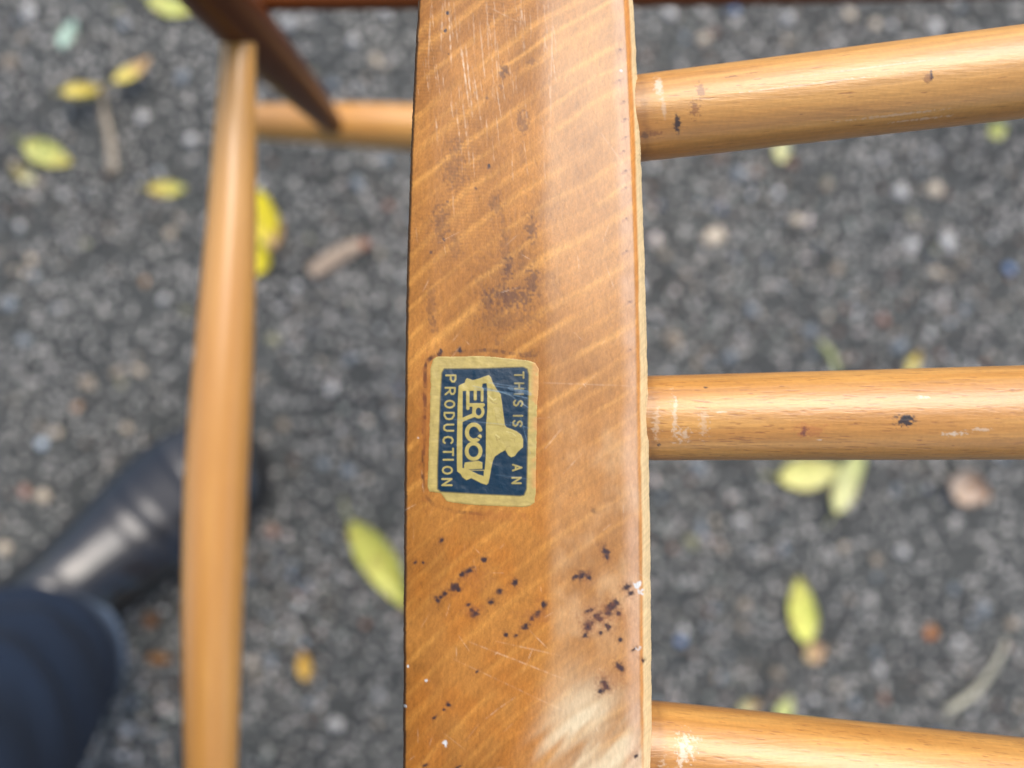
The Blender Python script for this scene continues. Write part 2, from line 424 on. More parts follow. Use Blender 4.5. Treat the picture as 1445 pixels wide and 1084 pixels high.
# stains
S1c = lin(84, 54, 40); blk = lin(44, 38, 46)
def st(x, y, rx, ry, a=.6, c=S1c, ang=0, wob=.5):
    global base
    base = mixc(base, c, min(1, a*1.35)*spot(x, y, rx, ry, ang, wob, seed=x*.37))
for x, y, rx, ry, a in [(622,312,12,26,.35),(700,289,9,18,.3),(751,320,9,20,.5),(718,379,7,16,.6),(751,395,9,20,.5),(720,420,34,15,.55),(689,426,10,10,.4),
  (643,348,10,18,.25),(609,428,10,24,.28),(712,360,7,55,.3),(640,240,16,30,.3),(646,204,8,12,.3),(711,101,6,10,.55),(707,122,4,6,.4),(751,87,6,5,.35),
  (738,173,9,18,.4),(735,215,6,20,.2),(628,330,30,40,.10),(722,400,55,60,.16),(736,365,6,20,.25),(612,455,6,14,.35),(706,484,8,5,.3),(715,450,50,16,.25),(745,500,14,6,.35),(760,290,30,26,.12)]:
    st(x, y, rx, ry, a, wob=.75)
for x, y, r_, a in [(690,235,3,.9),(631,19,2.6,.95),(628,43,2.6,.95),(633,76,1.5,.7),(687,138,2.5,.5),(672,266,2.5,.5),(632,284,2.5,.5),(627,339,2.5,.6),(608,356,2.5,.5),(622,496,3,.8),(649,494,4,.7),(684,494,3,.4)]:
    st(x, y, r_, r_*1.3, a, blk)
for x, y in [(874,72),(872,115),(880,145),(881,170),(882,195),(879,215),(882,243),(882,266),(883,310),(883,356),(887,428),(888,495)]:
    st(x, y, 6.5, 2.2, .22, lin(120, 84, 84), ang=-.5, wob=.6); st(x+1, y-2, 2.2, 1.6, .32, blk)
SPK = [(623,763,4,3),(586,794,3,2.5),(597,794,2,2),(683,790,5,4),(662,806,10,4),(652,811,5,4),(641,828,8,6),(646,832,4,4),(627,838,4,5),(617,846,3,5),(622,843,3,3),(705,835,5,4),(726,822,5,5),(693,849,5,4),
 (661,854,3,2.5),(671,866,7,4.5),(666,861,4,4),(767,853,5,5),(758,867,6,4),(751,873,3.5,3),(742,884,6,4.5),(714,896,5,3),(728,897,4,2),(855,779,5,8),(856,786,3.5,4),(822,811,8,6),(812,814,5,3),(831,815,4,4),
 (884,829,7,5),(890,838,5,4),(863,856,9,7),(870,850,5,5),(858,864,6,6),(842,868,8,5),(846,874,5,5),(831,882,8,6),(829,887,5,4),(826,897,4,4),(858,884,5,6),(872,866,4,4),(830,862,6,3),(836,861,4,2),(848,893,3,3),(875,903,3.5,3),
 (874,940,4.5,7),(878,945,4,3),(854,966,6,9),(849,975,5,4),(633,994,3.5,3.5),(626,1002,3,2),(613,1013,3.5,2.5),(673,948,4,2),(898,1067,4,3),(600,1080,4,3),(646,1083,5,2),(907,932,3,4),(895,916,5,2),(838,722,4,5)]
for x, y, rx, ry in SPK:
    st(x, y, rx*1.9, ry*1.9, .22 if x != 838 else .1, lin(110, 66, 40), ang=-.6, wob=.6)
    st(x, y, rx*1.05, ry*1.05, .78 if x != 838 else .3, lin(58, 44, 44), ang=-.6, wob=.35)
for x, y, rx, ry in [(675,818,20,14),(850,870,34,20),(752,870,22,10),(664,862,16,9),(864,958,20,16)]:
    st(x, y, rx, ry, .18, lin(140, 84, 50), wob=.8)
for x, y, r_ in [(900,826,6),(629,1049,4),(602,960,3.2),(900,916,4),(576,940,2),(905,835,4),(571,997,2.5),(590,618,2),(877,100,2)]:
    st(x, y, r_*.9, r_*.8, .75, lin(205, 205, 200), wob=.9); 
# scratches (pale, mostly along the rail)
def scratch(x0, y0_, x1, y1, w_, a, c=lin(238, 215, 185)):
    global base
    L2 = (x1-x0)**2+(y1-y0_)**2
    tt = np.clip(((PXg-x0)*(x1-x0)+(PYg-y0_)*(y1-y0_))/L2, 0, 1)
    d = np.hypot(PXg-x0-tt*(x1-x0), PYg-y0_-tt*(y1-y0_))
    m_ = (1-sst(w_*.4, w_, d))*a*(.25+.75*sst(.35, .6, vnoise(PYg*.18+x0, PXg*.2)))*np.sin(np.pi*np.clip(tt, .03, .97))**.5
    base = mixc(base, c, m_)
rs = np.random.default_rng(21)
for x0, y0_, x1, y1, a in [(650,62,662,150,.8),(657,62,667,165,.75),(666,90,680,180,.5),(633,0,637,95,.6),(640,0,646,60,.4),(643,145,650,210,.5),(615,165,618,205,.5),(690,10,738,35,.25),(735,8,739,36,.6),
    (697,30,703,120,.35),(686,0,690,80,.3),(676,20,684,110,.35),(625,5,622,70,.4),(608,10,604,90,.35),(780,5,776,200,.25),(760,540,900,545,.2),(660,905,800,960,.35),(640,930,810,1010,.2),(700,905,790,925,.25),(835,170,900,260,.15),(650,120,664,240,.35)]:
    scratch(x0, y0_, x1, y1, 1.5, a*.6)
for k in range(90):
    x0 = rs.uniform(585, 780); y0_ = rs.uniform(-20, 330)*rs.random()**.6; L = rs.uniform(8, 60)
    scratch(x0, y0_, x0+L*rs.uniform(.02, .16), y0_+L, 1.1, rs.uniform(.08, .26))
for k in range(70):
    x0 = rs.uniform(580, 905); y0_ = rs.uniform(300, 1084); L = rs.uniform(6, 40); an = rs.uniform(0, 3.14)
    scratch(x0, y0_, x0+L*math.cos(an), y0_+L*math.sin(an), 1.0, rs.uniform(.08, .3))
scratch(640, 590, 662, 665, 1.5, 0)
# grime line left round the label
def gline(pts, w_, a):
    for (a0, b0), (a1, b1) in zip(pts[:-1], pts[1:]):
        scratch(a0, b0, a1, b1, w_, a, c=lin(72, 42, 30))
gline([(624,500),(612,502),(603,510),(600,522),(600,545),(599,580),(598,620)], 4.2, .95)
gline([(599,575),(598,625),(597,662),(597,690)], 3.6, .85); gline([(600,700),(612,712),(640,722),(690,726)], 3.5, .5)
gline([(636,499),(650,497),(690,494),(730,500),(745,503)], 3.6, .6)
st(760, 610, 14, 110, .18, lin(150, 90, 45)); st(700, 728, 60, 9, .3, lin(150, 88, 42)); st(600, 600, 10, 110, .25, lin(150, 85, 40))
rgh = np.clip(rgh + .25*low*mott2 + .12*cr_ + .1*strip, .2, .8)
# tiny relief
Dg2 = Dg  + .00001*pit + .00010*(1-(1-spot(718,379,7,12)))*0
V = Pa(PXg, PYg, Dg2)
n_r = len(rows)
TH = .021
e_r = V[:, -1]; e_l = V[:, 0]
def down(e, dz, dxx): 
    q = e.copy(); q[:, 2] -= dz; q[:, 0] += dxx; return q[:, None, :]
under = np.concatenate([down(e_r, .006, -.0005), down(e_r, .014, -.0010), down(e_r, TH-.003, -.001), down(e_r, TH, -.004), down(e_l, TH+.003, .004), down(e_l, TH, .001), down(e_l, .010, -.0001), down(e_l, .003, -.0002)], 1)
Vall = np.concatenate([V, under], 1)
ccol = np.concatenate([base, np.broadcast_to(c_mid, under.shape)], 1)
crg = np.concatenate([rgh, np.full(under.shape[:2], .4)], 1)
m_ = Vall.shape[1]
Fq = grid_faces(n_r, m_, wrap=True)
# end caps
Vf = Vall.reshape(-1, 3); caps = []
c0 = len(Vf); Vf = np.vstack([Vf, Vall[0].mean(0), Vall[-1].mean(0)])
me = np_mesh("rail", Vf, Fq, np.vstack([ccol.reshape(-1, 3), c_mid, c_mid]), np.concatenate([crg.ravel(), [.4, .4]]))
bm = bmesh.new(); bm.from_mesh(me); bm.verts.ensure_lookup_table()
for j in range(m_):
    j2 = (j+1) % m_
    bm.faces.new((bm.verts[c0], bm.verts[j2], bm.verts[j])); q = (n_r-1)*m_
    bm.faces.new((bm.verts[c0+1], bm.verts[q+j], bm.verts[q+j2]))
bmesh.ops.recalc_face_normals(bm, faces=bm.faces); bm.to_mesh(me); bm.free()
gl = np.ones(len(me.vertices), np.float32)*.3
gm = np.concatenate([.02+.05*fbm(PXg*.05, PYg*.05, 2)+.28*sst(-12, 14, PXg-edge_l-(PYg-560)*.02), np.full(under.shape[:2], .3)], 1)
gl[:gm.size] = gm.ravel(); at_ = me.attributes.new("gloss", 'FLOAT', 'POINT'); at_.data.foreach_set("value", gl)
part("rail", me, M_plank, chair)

# ------------------------------------------------------------------ maker's label, printed on foil, stuck to the rail
lx = np.arange(598, 768, .5); ly = np.arange(496, 724, .55)
LY, LX = np.meshgrid(ly, lx, indexing='ij')
def polymask(pts, X=None, Y=None, soft=.7):
    X = LX if X is None else X; Y = LY if Y is None else Y
    ins = np.zeros(X.shape, bool); d = np.full(X.shape, 1e9)
    n_ = len(pts)
    for i in range(n_):
        (x0, y0), (x1, y1) = pts[i], pts[(i+1) % n_]
        if y0 != y1:
            cnd = ((y0 > Y) != (y1 > Y)) & (X < (x1-x0)*(Y-y0)/(y1-y0)+x0)
            ins ^= cnd
        L2 = (x1-x0)**2+(y1-y0)**2+1e-9
        tt = np.clip(((X-x0)*(x1-x0)+(Y-y0)*(y1-y0))/L2, 0, 1)
        d = np.minimum(d, np.hypot(X-x0-tt*(x1-x0), Y-y0-tt*(y1-y0)))
    sdf = np.where(ins, -d, d)
    return 1-sst(-soft, soft, sdf), sdf
def stroke(pts, w_, soft=.75):
    d = np.full(LX.shape, 1e9)
    for (x0, y0), (x1, y1) in zip(pts[:-1], pts[1:]):
        L2 = (x1-x0)**2+(y1-y0)**2+1e-9
        tt = np.clip(((LX-x0)*(x1-x0)+(LY-y0)*(y1-y0))/L2, 0, 1)
        d = np.minimum(d, np.hypot(LX-x0-tt*(x1-x0), LY-y0-tt*(y1-y0)))
    return 1-sst(w_/2-soft, w_/2+soft, d)
wob = 1.6*(fbm(LX*.09, LY*.09, 3)-.5)
outer = [(611,507),(616,503.5),(640,503.5),(680,502.5),(700,504),(728,507),(745,508.5),(755,512),(760,520),(760,545),(758,580),(757,625),(756,670),(756,698),(754,709),(748,714),(738,715.5),(700,714),(660,712),(640,709.5),(630,707),(622,696),(606,694),(604,688),(605,640),(607,580),(608,520)]
mo, sdo = polymask(outer, LX+wob, LY+wob*.7)
navy_p = [(627,521),(680,520.5),(738,518.5),(743.5,521),(745.5,528),(745,560),(744,620),(742.5,690),(739,698.5),(734,699.5),(680,697),(622,693.5),(618,690),(618,660),(620,610),(622,560),(624,526)]
mn, sdn = polymask(navy_p)
gold = np.array(lin(170, 150, 84)); navy = np.array(lin(0, 40, 60)); gprint = np.array(lin(164, 148, 84))
gt_ = fbm(LX*.10, LY*.35, 3)
lc = np.broadcast_to(gold, LX.shape+(3,)).copy()*(.86+.28*gt_)[..., None]
lc = mixc(lc, lin(160, 132, 66), .5*sst(-4, 0, sdo)*vnoise(LX*.2, LY*.2))
lc = mixc(lc, lin(196, 140, 78), .75*sst(.48, .62, fbm(LX*.05+3, LY*.05, 3))*sst(746, 756, LX))
lc = mixc(lc, lin(62, 62, 40), .8*(1-sst(0, 1.6, np.abs(sdn-.5))))
lc = mixc(lc, navy, mn)
Zx = lambda X: 640+X/12.045
Zy = lambda Y: 520+Y/12.045
def zp(pts): return [(Zx(a), Zy(b)) for a, b in pts]
ink = np.zeros(LX.shape)
def ink_poly(pts, v):
    global ink
    m2, _ = polymask(zp(pts)); ink = ink*(1-m2)+v*m2
def ink_stroke(pts, w_, v=1.0):
    global ink
    m2 = stroke(zp(pts), w_/12.045); ink = ink*(1-m2)+v*m2
def ring(cx, cy, rx, ry, a0=0, a1=360, n_=28):
    return [(cx+rx*math.cos(R(a0+(a1-a0)*i/n_)), cy+ry*math.sin(R(a0+(a1-a0)*i/n_))) for i in range(n_+1)]
ink_poly([(60,1100),(70,600),(85,300),(110,280),(190,245),(205,190),(230,165),(330,200),(440,170),(560,125),(600,115),(635,150),(665,240),(730,350),(800,440),(820,560),(850,800),(872,960),(900,1000),(980,1030),(1070,1068),(1150,1130),(1183,1210),(1180,1340),(1100,1410),(1040,1490),(980,1512),(930,1480),(880,1390),(800,1430),(700,1500),(665,1580),(640,1700),(615,1850),(592,1950),(560,1980),(480,1955),(300,1865),(220,1900),(150,1850),(120,1795),(60,1750),(55,1400)], 1)
ink_poly([(155,385),(290,372),(480,262),(560,250),(572,330),(574,700),(552,960),(548,1500),(528,1725),(290,1728),(190,1700),(150,1690),(150,1200)], 0)
ink_stroke([(215,350),(470,350)], 60); ink_stroke([(243,350),(243,680)], 56); ink_stroke([(368,350),(368,520)], 52); ink_stroke([(485,360),(485,545)], 46)
ink_poly([(150,330),(300,330),(400,300),(500,230),(480,330),(520,370),(150,375)], 1)
ink_stroke([(270,622),(500,622)], 62); ink_stroke(ring(425,735,75,92), 50); ink_stroke([(350,640),(345,800)], 60); ink_stroke([(350,790),(140,880)], 66)
ink_stroke(ring(345,1090,118,135,-320,-20), 64); ink_stroke(ring(345,1090,118,135,30,320), 64)
ink_stroke(ring(340,1408,118,132), 64)
ink_poly([(190,1600),(420,1570),(490,1600),(490,1705),(190,1720)], 1)
ink_stroke([(215,1650),(215,1780)], 70)
ink_poly([(290,1738),(515,1738),(512,1830),(430,1805)], 0)
ink_stroke([(395,1168),(470,1205)], 22, 0)
# plain block letters, text runs down the label, letter tops face right
FONT = {
 'P': [[(0,0),(0,1),(.5,1),(.75,.85),(.75,.65),(.5,.48),(0,.48)]],
 'R': [[(0,0),(0,1),(.5,1),(.75,.85),(.75,.65),(.5,.48),(0,.48)],[(.35,.48),(.8,0)]],
 'O': [[(.4+.42*math.cos(a*.5236), .5+.5*math.sin(a*.5236)) for a in range(13)]],
 'D': [[(0,0),(0,1),(.35,1),(.7,.8),(.78,.5),(.7,.2),(.35,0),(0,0)]],
 'U': [[(0,1),(0,.3),(.15,.05),(.38,0),(.6,.05),(.75,.3),(.75,1)]],
 'C': [[(.75,.85),(.6,.97),(.35,1),(.1,.85),(0,.5),(.1,.15),(.35,0),(.6,.03),(.75,.15)]],
 'T': [[(0,1),(.8,1)],[(.4,1),(.4,0)]], 'I': [[(.4,0),(.4,1)]],
 'N': [[(0,0),(0,1),(.75,0),(.75,1)]], 'H': [[(0,0),(0,1)],[(.75,0),(.75,1)],[(0,.5),(.75,.5)]],
 'S': [[(.72,.85),(.5,1),(.2,.97),(.05,.78),(.2,.57),(.55,.45),(.7,.25),(.55,.03),(.2,0),(0,.15)]],
 'A': [[(0,0),(.4,1),(.8,0)],[(.15,.33),(.65,.33)]]}
def letter(ch, cx, cy, hgt, wid, sw, v=1.0):
    global ink
    for pl in FONT[ch]:
        pts = [(cx+(b-.5)*hgt, cy+(a-.39)*wid) for a, b in pl]
        m2 = stroke(pts, sw); ink = np.maximum(ink, v*m2)
cp = lambda a, b: (590+a/4.335, 480+b/4.335)
for ch, a, b in [('P',200,236),('R',196,312),('O',193,392),('D',190,465),('U',187,537),('C',183,612),('T',185,684),('I',184,732),('O',179,796),('N',176,870)]:
    letter(ch, *cp(a, b), 13.2, 11.6, 2.6, .92)
for ch, a, b, v in [('T',618,214,.8),('H',618,282,.7),('I',616,330,.5),('S',612,388,.9),('I',611,463,.8),('S',608,512,.9),('A',606,780,1),('N',602,860,1)]:
    letter(ch, *cp(a, b), 12.2, 10.2, 2.5, v*.85)
ink *= mn
emb = .9+.25*fbm(LX*.2, LY*.2, 2)
lc = mixc(lc, navy*.55+gprint*.12, np.clip(2.2*ink, 0, 1)*.0+0*ink)
lc = mixc(lc, gprint, np.clip(ink, 0, 1))
lc *= (.92+.16*emb*ink+.08*(1-ink))[..., None]
def crease(pts, w_, a, c):
    global lc
    m2 = stroke(zp(pts), w_/12.045, .6)*a; lc = mixc(lc, lin(*c), m2)
crease([(620,530),(660,580),(740,600)], 14, .5, (120,98,56)); crease([(600,470),(680,540),(720,520)], 20, .4, (226,214,150)); crease([(560,955),(700,960),(860,985)], 10, .55, (120,98,56))
crease([(700,700),(720,850),(760,950)], 12, .3, (130,108,62)); crease([(720,1160),(740,1220),(790,1200)], 14, .5, (120,98,56)); crease([(720,1130),(780,1170)], 18, .4, (226,214,150)); crease([(960,1180),(1040,1200),(1040,1260)], 12, .4, (128,106,60))
crease([(880,1385),(910,1330),(960,1320)], 12, .4, (120,98,56)); crease([(600,1250),(660,1400),(640,1550)], 10, .3, (130,108,62)); crease([(900,1070),(1000,1100),(1060,1150)], 14, .35, (226,214,150)); crease([(560,330),(760,380),(980,470)], 16, .45, (90,110,110))
# scratches over the print
def lscr(x0, y0, x1, y1, w_, a, c=lin(120, 150, 170)):
    global lc
    m2 = stroke([(x0, y0), (x1, y1)], w_, .8)*a*(.3+.7*vnoise(LX*.4, LY*.4)); lc = mixc(lc, c, m2)
for s in [(668,545,745,562,1.4,.5),(700,545,745,552,1.2,.5),(712,552,745,575,1.2,.4),(720,596,746,604,1.2,.4),(690,540,742,548,1.0,.4),(670,549,735,556,1.0,.5),(640,592,720,600,.9,.35),(700,670,745,676,.9,.25),(735,590,748,640,1.2,.3),(720,548,748,556,5,.28)]:
    lscr(*s)
# flecks where wood shows
lr = .38 + .12*(1-mn) - .08*ink
lift = .00012 + .00003*np.clip(ink, 0, 1) + .00008*sst(.5, .8, fbm(LX*.06+1, LY*.06, 2))
keep = sdo < .3
dl = surf(LX, LY) - lift*.7*np.clip(-sdo/3+.5, 0.25, 1)
VL = Pa(LX, LY, dl); nL, mL = LX.shape
fl_ = grid_faces(nL, mL); kf = keep.reshape(-1)[fl_].all(1); fl_ = fl_[kf]
used, inv = np.unique(fl_, return_inverse=True)
mel = np_mesh("maker_label", VL.reshape(-1, 3)[used], inv.reshape(-1, 4)[:, ::-1], lc.reshape(-1, 3)[used], lr.ravel()[used])
lab = part("maker_label", mel, M_label, chair)
lab["label"] = "small gold and navy maker's label with block lettering and emblem, stuck to the rail"

# ------------------------------------------------------------------ round members
def rod_mesh(name, p0, p1, rad, s, th, paint, bend=None):
    """p0->p1 axis; s: stations 0..1; th: angles (0 = +Z side); rad(s) metres; paint(S, A, Larc) -> colour, roughness, radial offset"""
    p0 = np.array(p0); p1 = np.array(p1); ax = p1-p0; L = np.linalg.norm(ax); ax /= L
    up = np.array([0, 0, 1.]) if abs(ax[2]) < .8 else np.array([0, 1., 0])
    b = np.cross(ax, up); b /= np.linalg.norm(b); u = np.cross(b, ax)
    S, A = np.meshgrid(s, th, indexing='ij')
    r_ = rad(S)
    col, rg, off = paint(S*L*1000, A*r_.mean()*1000, A)
    rr_ = r_+off
    V = p0 + ax*(S*L)[..., None] + u*(rr_*np.cos(A))[..., None] + b*(rr_*np.sin(A))[..., None]
    if bend is not None: V = V + u*(bend*np.sin(np.pi*S))[..., None]
    n_, m2 = S.shape
    f = grid_faces(n_, m2, wrap=True)
    Vf = np.vstack([V.reshape(-1, 3), V[0].mean(0), V[-1].mean(0)])
    c0 = n_*m2
    me = np_mesh(name, Vf, f, np.vstack([col.reshape(-1, 3), col[0, 0], col[-1, 0]]), np.concatenate([rg.ravel(), [.4, .4]]))
    bm = bmesh.new(); bm.from_mesh(me); bm.verts.ensure_lookup_table(); q = (n_-1)*m2
    for j in range(m2):
        j2 = (j+1) % m2
        bm.faces.new((bm.verts[c0], bm.verts[j2], bm.verts[j])); bm.faces.new((bm.verts[c0+1], bm.verts[q+j], bm.verts[q+j2]))
    bmesh.ops.recalc_face_normals(bm, faces=bm.faces); bm.to_mesh(me); bm.free()
    return me
K0 = np.array(lin(188, 132, 62)); K1 = np.array(lin(206, 152, 78)); Kd = np.array(lin(120, 66, 34))
def spindle_paint(seed, flecks, marks):
    def f(S, T, A):     # mm along, mm around
        r = np.random.default_rng(seed)
        t = fbm(S*.02+seed, T*.35+seed, 3)
        c = mixc(K0, K1, sst(.25, .75, t))
        c *= (1+.30*(fbm(S*.06+seed*3, T*2.2, 3)-.5))[..., None]
        c *= (1+.10*(vnoise(S*2.2, T*1.4)-.5))[..., None]
        m2 = np.zeros_like(S)
        for k in range(flecks):
            x = r.uniform(0, 95); y = r.uniform(-14, 14); L = r.uniform(.4, 2.2); w_ = r.uniform(.07, .17); a = r.uniform(.25, .8)
            i0, i1 = np.searchsorted(S[:, 0], [x-L, x+L]); 
            if i1 <= i0: continue
            sub = slice(i0, i1)
            d = np.hypot((S[sub]-x)/L, (T[sub]-y-.06*(S[sub]-x))/w_)
            m2[sub] = np.maximum(m2[sub], a*(1-sst(.5, 1.1, d)))
        c = mixc(c, Kd, .75*m2)
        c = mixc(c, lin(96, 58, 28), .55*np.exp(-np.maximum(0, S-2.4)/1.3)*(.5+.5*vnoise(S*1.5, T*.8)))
        rg = .36+.1*(t-.5)
        off = -.00004*m2
        for (x, y, rx, ry, a, rgb, wb) in marks:
            d = np.hypot((S-x)/rx, (T-y)/ry) + wb*(fbm(S*2.2+x, T*2.2, 3)-.5)*2.6
            q = (1-sst(.35, 1.15, d))*a
            c = mixc(c, lin(*rgb), q)
        return c, rg, off
    return f
WHT = (212, 190, 160); BK = (38, 34, 34); BR = (110, 62, 36)
def spindle(l, r_, seed, flecks, marks, xend=.40):
    (ax_, ay, aw, ad), (bx, by, bw, bd) = l, r_
    A = np.array(P(ax_, ay, ad)); B = np.array(P(bx, by, bd))
    d = (B-A); k = (xend-A[0])/d[0]
    BUR = .0022; p0 = A - d/np.linalg.norm(d)*BUR
    p1 = A + d*k
    # slope of the far part flattens so that it stays level
    Ltot = np.linalg.norm(p1-p0); s1 = np.linalg.norm(B-p0)/Ltot*1.06
    r0, r1 = aw*ad/F/2, bw*bd/F/2
    sa = np.linalg.norm(A-p0)/Ltot; sb = np.linalg.norm(B-p0)/Ltot
    def rad(S): 
        t = (S-sa)/(sb-sa)
        g = r0+(r1-r0)*t
        return np.where(t < 1.4, g, np.maximum(.006, r0+(r1-r0)*1.4-(t-1.4)*.0006*1.0))
    s = np.concatenate([np.linspace(0, s1, 430), np.linspace(s1, 1, 14)[1:]])
    th = np.concatenate([np.linspace(-1.75, 1.75, 190), np.linspace(1.75, 2*math.pi-1.75, 12)[1:-1]])
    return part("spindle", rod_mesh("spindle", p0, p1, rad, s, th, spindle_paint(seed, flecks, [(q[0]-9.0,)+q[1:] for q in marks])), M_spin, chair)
# marks: mm along from the buried end, mm around (+ = towards the lower edge of the photo)
spindle((903,168,117,.1555),(1445,102,126,.149), 2, 110, [
    (14.5,-3.6,.9,3.0,.9,WHT,.5),(15,1,.5,2.5,.4,WHT,.5),(17.5,4.6,.7,1.9,.9,BK,.7),(22.5,-1,.9,1.8,.6,BR,.9),(21,2.3,1.0,1.6,.6,BR,1.0),(13,6,1.6,.6,.5,BR,.8),(11,6.3,.9,.7,.5,BK,.8),
    (29,-3.5,1.2,.25,.6,BR,.6),(33,-3.8,2,.15,.5,BR,.4),(66,1.7,.35,1.3,.95,BK,.5),(65.3,1.9,.9,1.0,.6,BR,.5),(45,.2,16,.14,.55,WHT,.6),(55,-1.6,14,.12,.4,WHT,.6),(60,8.2,9,.3,.45,WHT,.8),(66,10,6,.3,.5,WHT,.8)])
spindle((914,590,119,.1525),(1445,582,133,.147), 5, 620, [
    (40,2.6,.9,.9,.8,(90,50,50),.8),(41,2.6,3,1.6,.35,(170,90,50),.8),(58.5,.8,1.9,1.2,.95,BK,.9),(58.8,0,1.4,.5,.9,BK,.6),(68,3.4,2.6,.5,.85,WHT,1.0),(62,-3.6,1.2,.35,.7,WHT,.7),(72,2.6,2,.35,.6,WHT,.9),
    (15.5,-1,.5,3.5,.6,WHT,1.4),(17,3,1.2,1.4,.6,WHT,1.3),(21,1,.9,2.5,.35,WHT,1.2),(24.5,-1.4,1.0,.2,.9,WHT,.4),(12.5,5.5,.5,.5,.8,BK,.6),(22,-7,.4,.3,.8,BK,.6),(12,1,.7,3,.4,WHT,1.2),(43,4.5,.7,.2,.7,WHT,.5)])
spindle((920,1053,120,.151),(1445,1112,132,.147), 9, 480, [
    (16.5,-4.5,1.6,2.0,.8,WHT,1.4),(15.5,-2,.8,1.6,.9,WHT,1.2),(18,-6,1.5,.5,.7,WHT,1.0),(12,3,.8,4,.5,WHT,1.3),(24,2,.7,.5,.9,BK,.8),(54,1.6,1.6,1.2,.6,(110,95,85),1.0),(40,-1.5,4,.3,.3,WHT,1.0)])

def plain_paint(seed, tone=1.0):
    def f(S, T, A):
        t = fbm(S*.015+seed, T*.06+seed, 3)
        c = mixc(K0*1.16, K1*1.14, sst(.25, .75, t))
        if tone < 1: c = np.broadcast_to(np.array(lin(92, 50, 24))*(tone/.13)**.6, c.shape).copy(); c *= (1+.07*(fbm(S*.03+seed, T*1.2, 2)-.5))[..., None]  # leg and top rod: their shade is put into a dark brown
        return c, .33+.06*(t-.5), 0*S
    return f
def rod(name, a, b, ra, rm, rb, seed, tone=1.0, n_=60, m2=40, bend=None, mt=None):
    def rad(S): return (1-S)**2*ra + 2*S*(1-S)*(2*rm-.5*(ra+rb)) + S**2*rb
    return part(name, rod_mesh(name, a, b, rad, np.linspace(0, 1, n_), np.linspace(0, 2*math.pi, m2+1)[:-1], plain_paint(seed, tone), bend), M_legw if tone < 1 else M_rod, chair)
PX = lambda px, py, d: np.array(P(px, py, d))
def rp(wpx, d): return wpx*d/F/2
# long swelling stretcher on the left, running down the picture
a = PX(337, 52, .300); b = PX(298, 1084, .300)
def rad_long(S):
    ys = np.array([0, .02, .24, .45, .60, .78, 1.0, 1.3])*1.0
    ws = np.array([45, 47, 66, 82, 87, 83, 72, 50])
    return np.interp(S*1.32, ys, ws)*.300/F/2
bb = a+(b-a)*1.32
sL = np.linspace(0, 1, 90)
pr = rad_long(sL); pr = np.convolve(np.pad(pr, 5, mode='edge'), np.ones(11)/11, 'valid')
# the middle bows a little to the left of the straight line
me = rod_mesh("stretcher", a, bb, lambda S: np.interp(S, sL, pr), sL, np.linspace(0, 2*math.pi, 49)[:-1], plain_paint(4))
co = np.empty(len(me.vertices)*3, np.float32); me.vertices.foreach_get("co", co); co = co.reshape(-1, 3)
tt = np.clip((a[1]-co[:, 1])/(a[1]-b[1]), -.1, 1.4)
bx = np.interp(tt, [0, .25, .45, .6, .8, 1.0, 1.3], [0, 0, -.0012, -.0022, -.0018, 0, .002]); co[:, 0] += bx
me.vertices.foreach_set("co", co.ravel()); me.update()
part("stretcher", me, M_rod, chair)
# steep turned leg, thick above, thin where it meets the cross rod
lt = PX(336, 28, .300); lb = PX(478, 184, .510); dl_ = lb-lt
top = lt-dl_*.30
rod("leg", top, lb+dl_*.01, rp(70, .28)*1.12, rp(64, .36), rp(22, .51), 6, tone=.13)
# cross rod behind
rod("stretcher", PX(338, 170, .500), PX(790, 189, .500), rp(44, .5), rp(62, .5), rp(56, .5), 7)
# rod along the top edge
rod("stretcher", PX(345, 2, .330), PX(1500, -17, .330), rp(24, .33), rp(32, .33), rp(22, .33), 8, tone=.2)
# the rest of the frame, outside the picture
pT = Vall[2].mean(0); pB = Vall[-2].mean(0)
rod("leg", np.array([-.0105, .168, H-.175]), np.array([-.011, .172, .001]), .008, .011, .007, 12)
rod("leg", top+np.array([0, 0, .0]), top+np.array([-.10, .42, -(top[2]-.001)]), .010, .013, .008, 13)
rod("back_post", pT, top, .010, .011, .010, 14)
lowend = bb
rod("back_post", pB, lowend, .010, .012, .010, 15)
rod("leg", lowend, np.array([-.26, -.56, .001]), .013, .014, .009, 16)
rod("side_post", np.array([.395, .24, H-.118]), np.array([.395, -.36, H-.112]), .012, .016, .012, 17)
rod("leg", np.array([.395, .22, H-.12]), np.array([.66, .46, .001]), .013, .014, .009, 18)
rod("leg", np.array([.395, -.34, H-.115]), np.array([.66, -.52, .001]), .013, .014, .009, 19)
rod("leg", pB, np.array([.02, -.60, .001]), .011, .013, .009, 20)

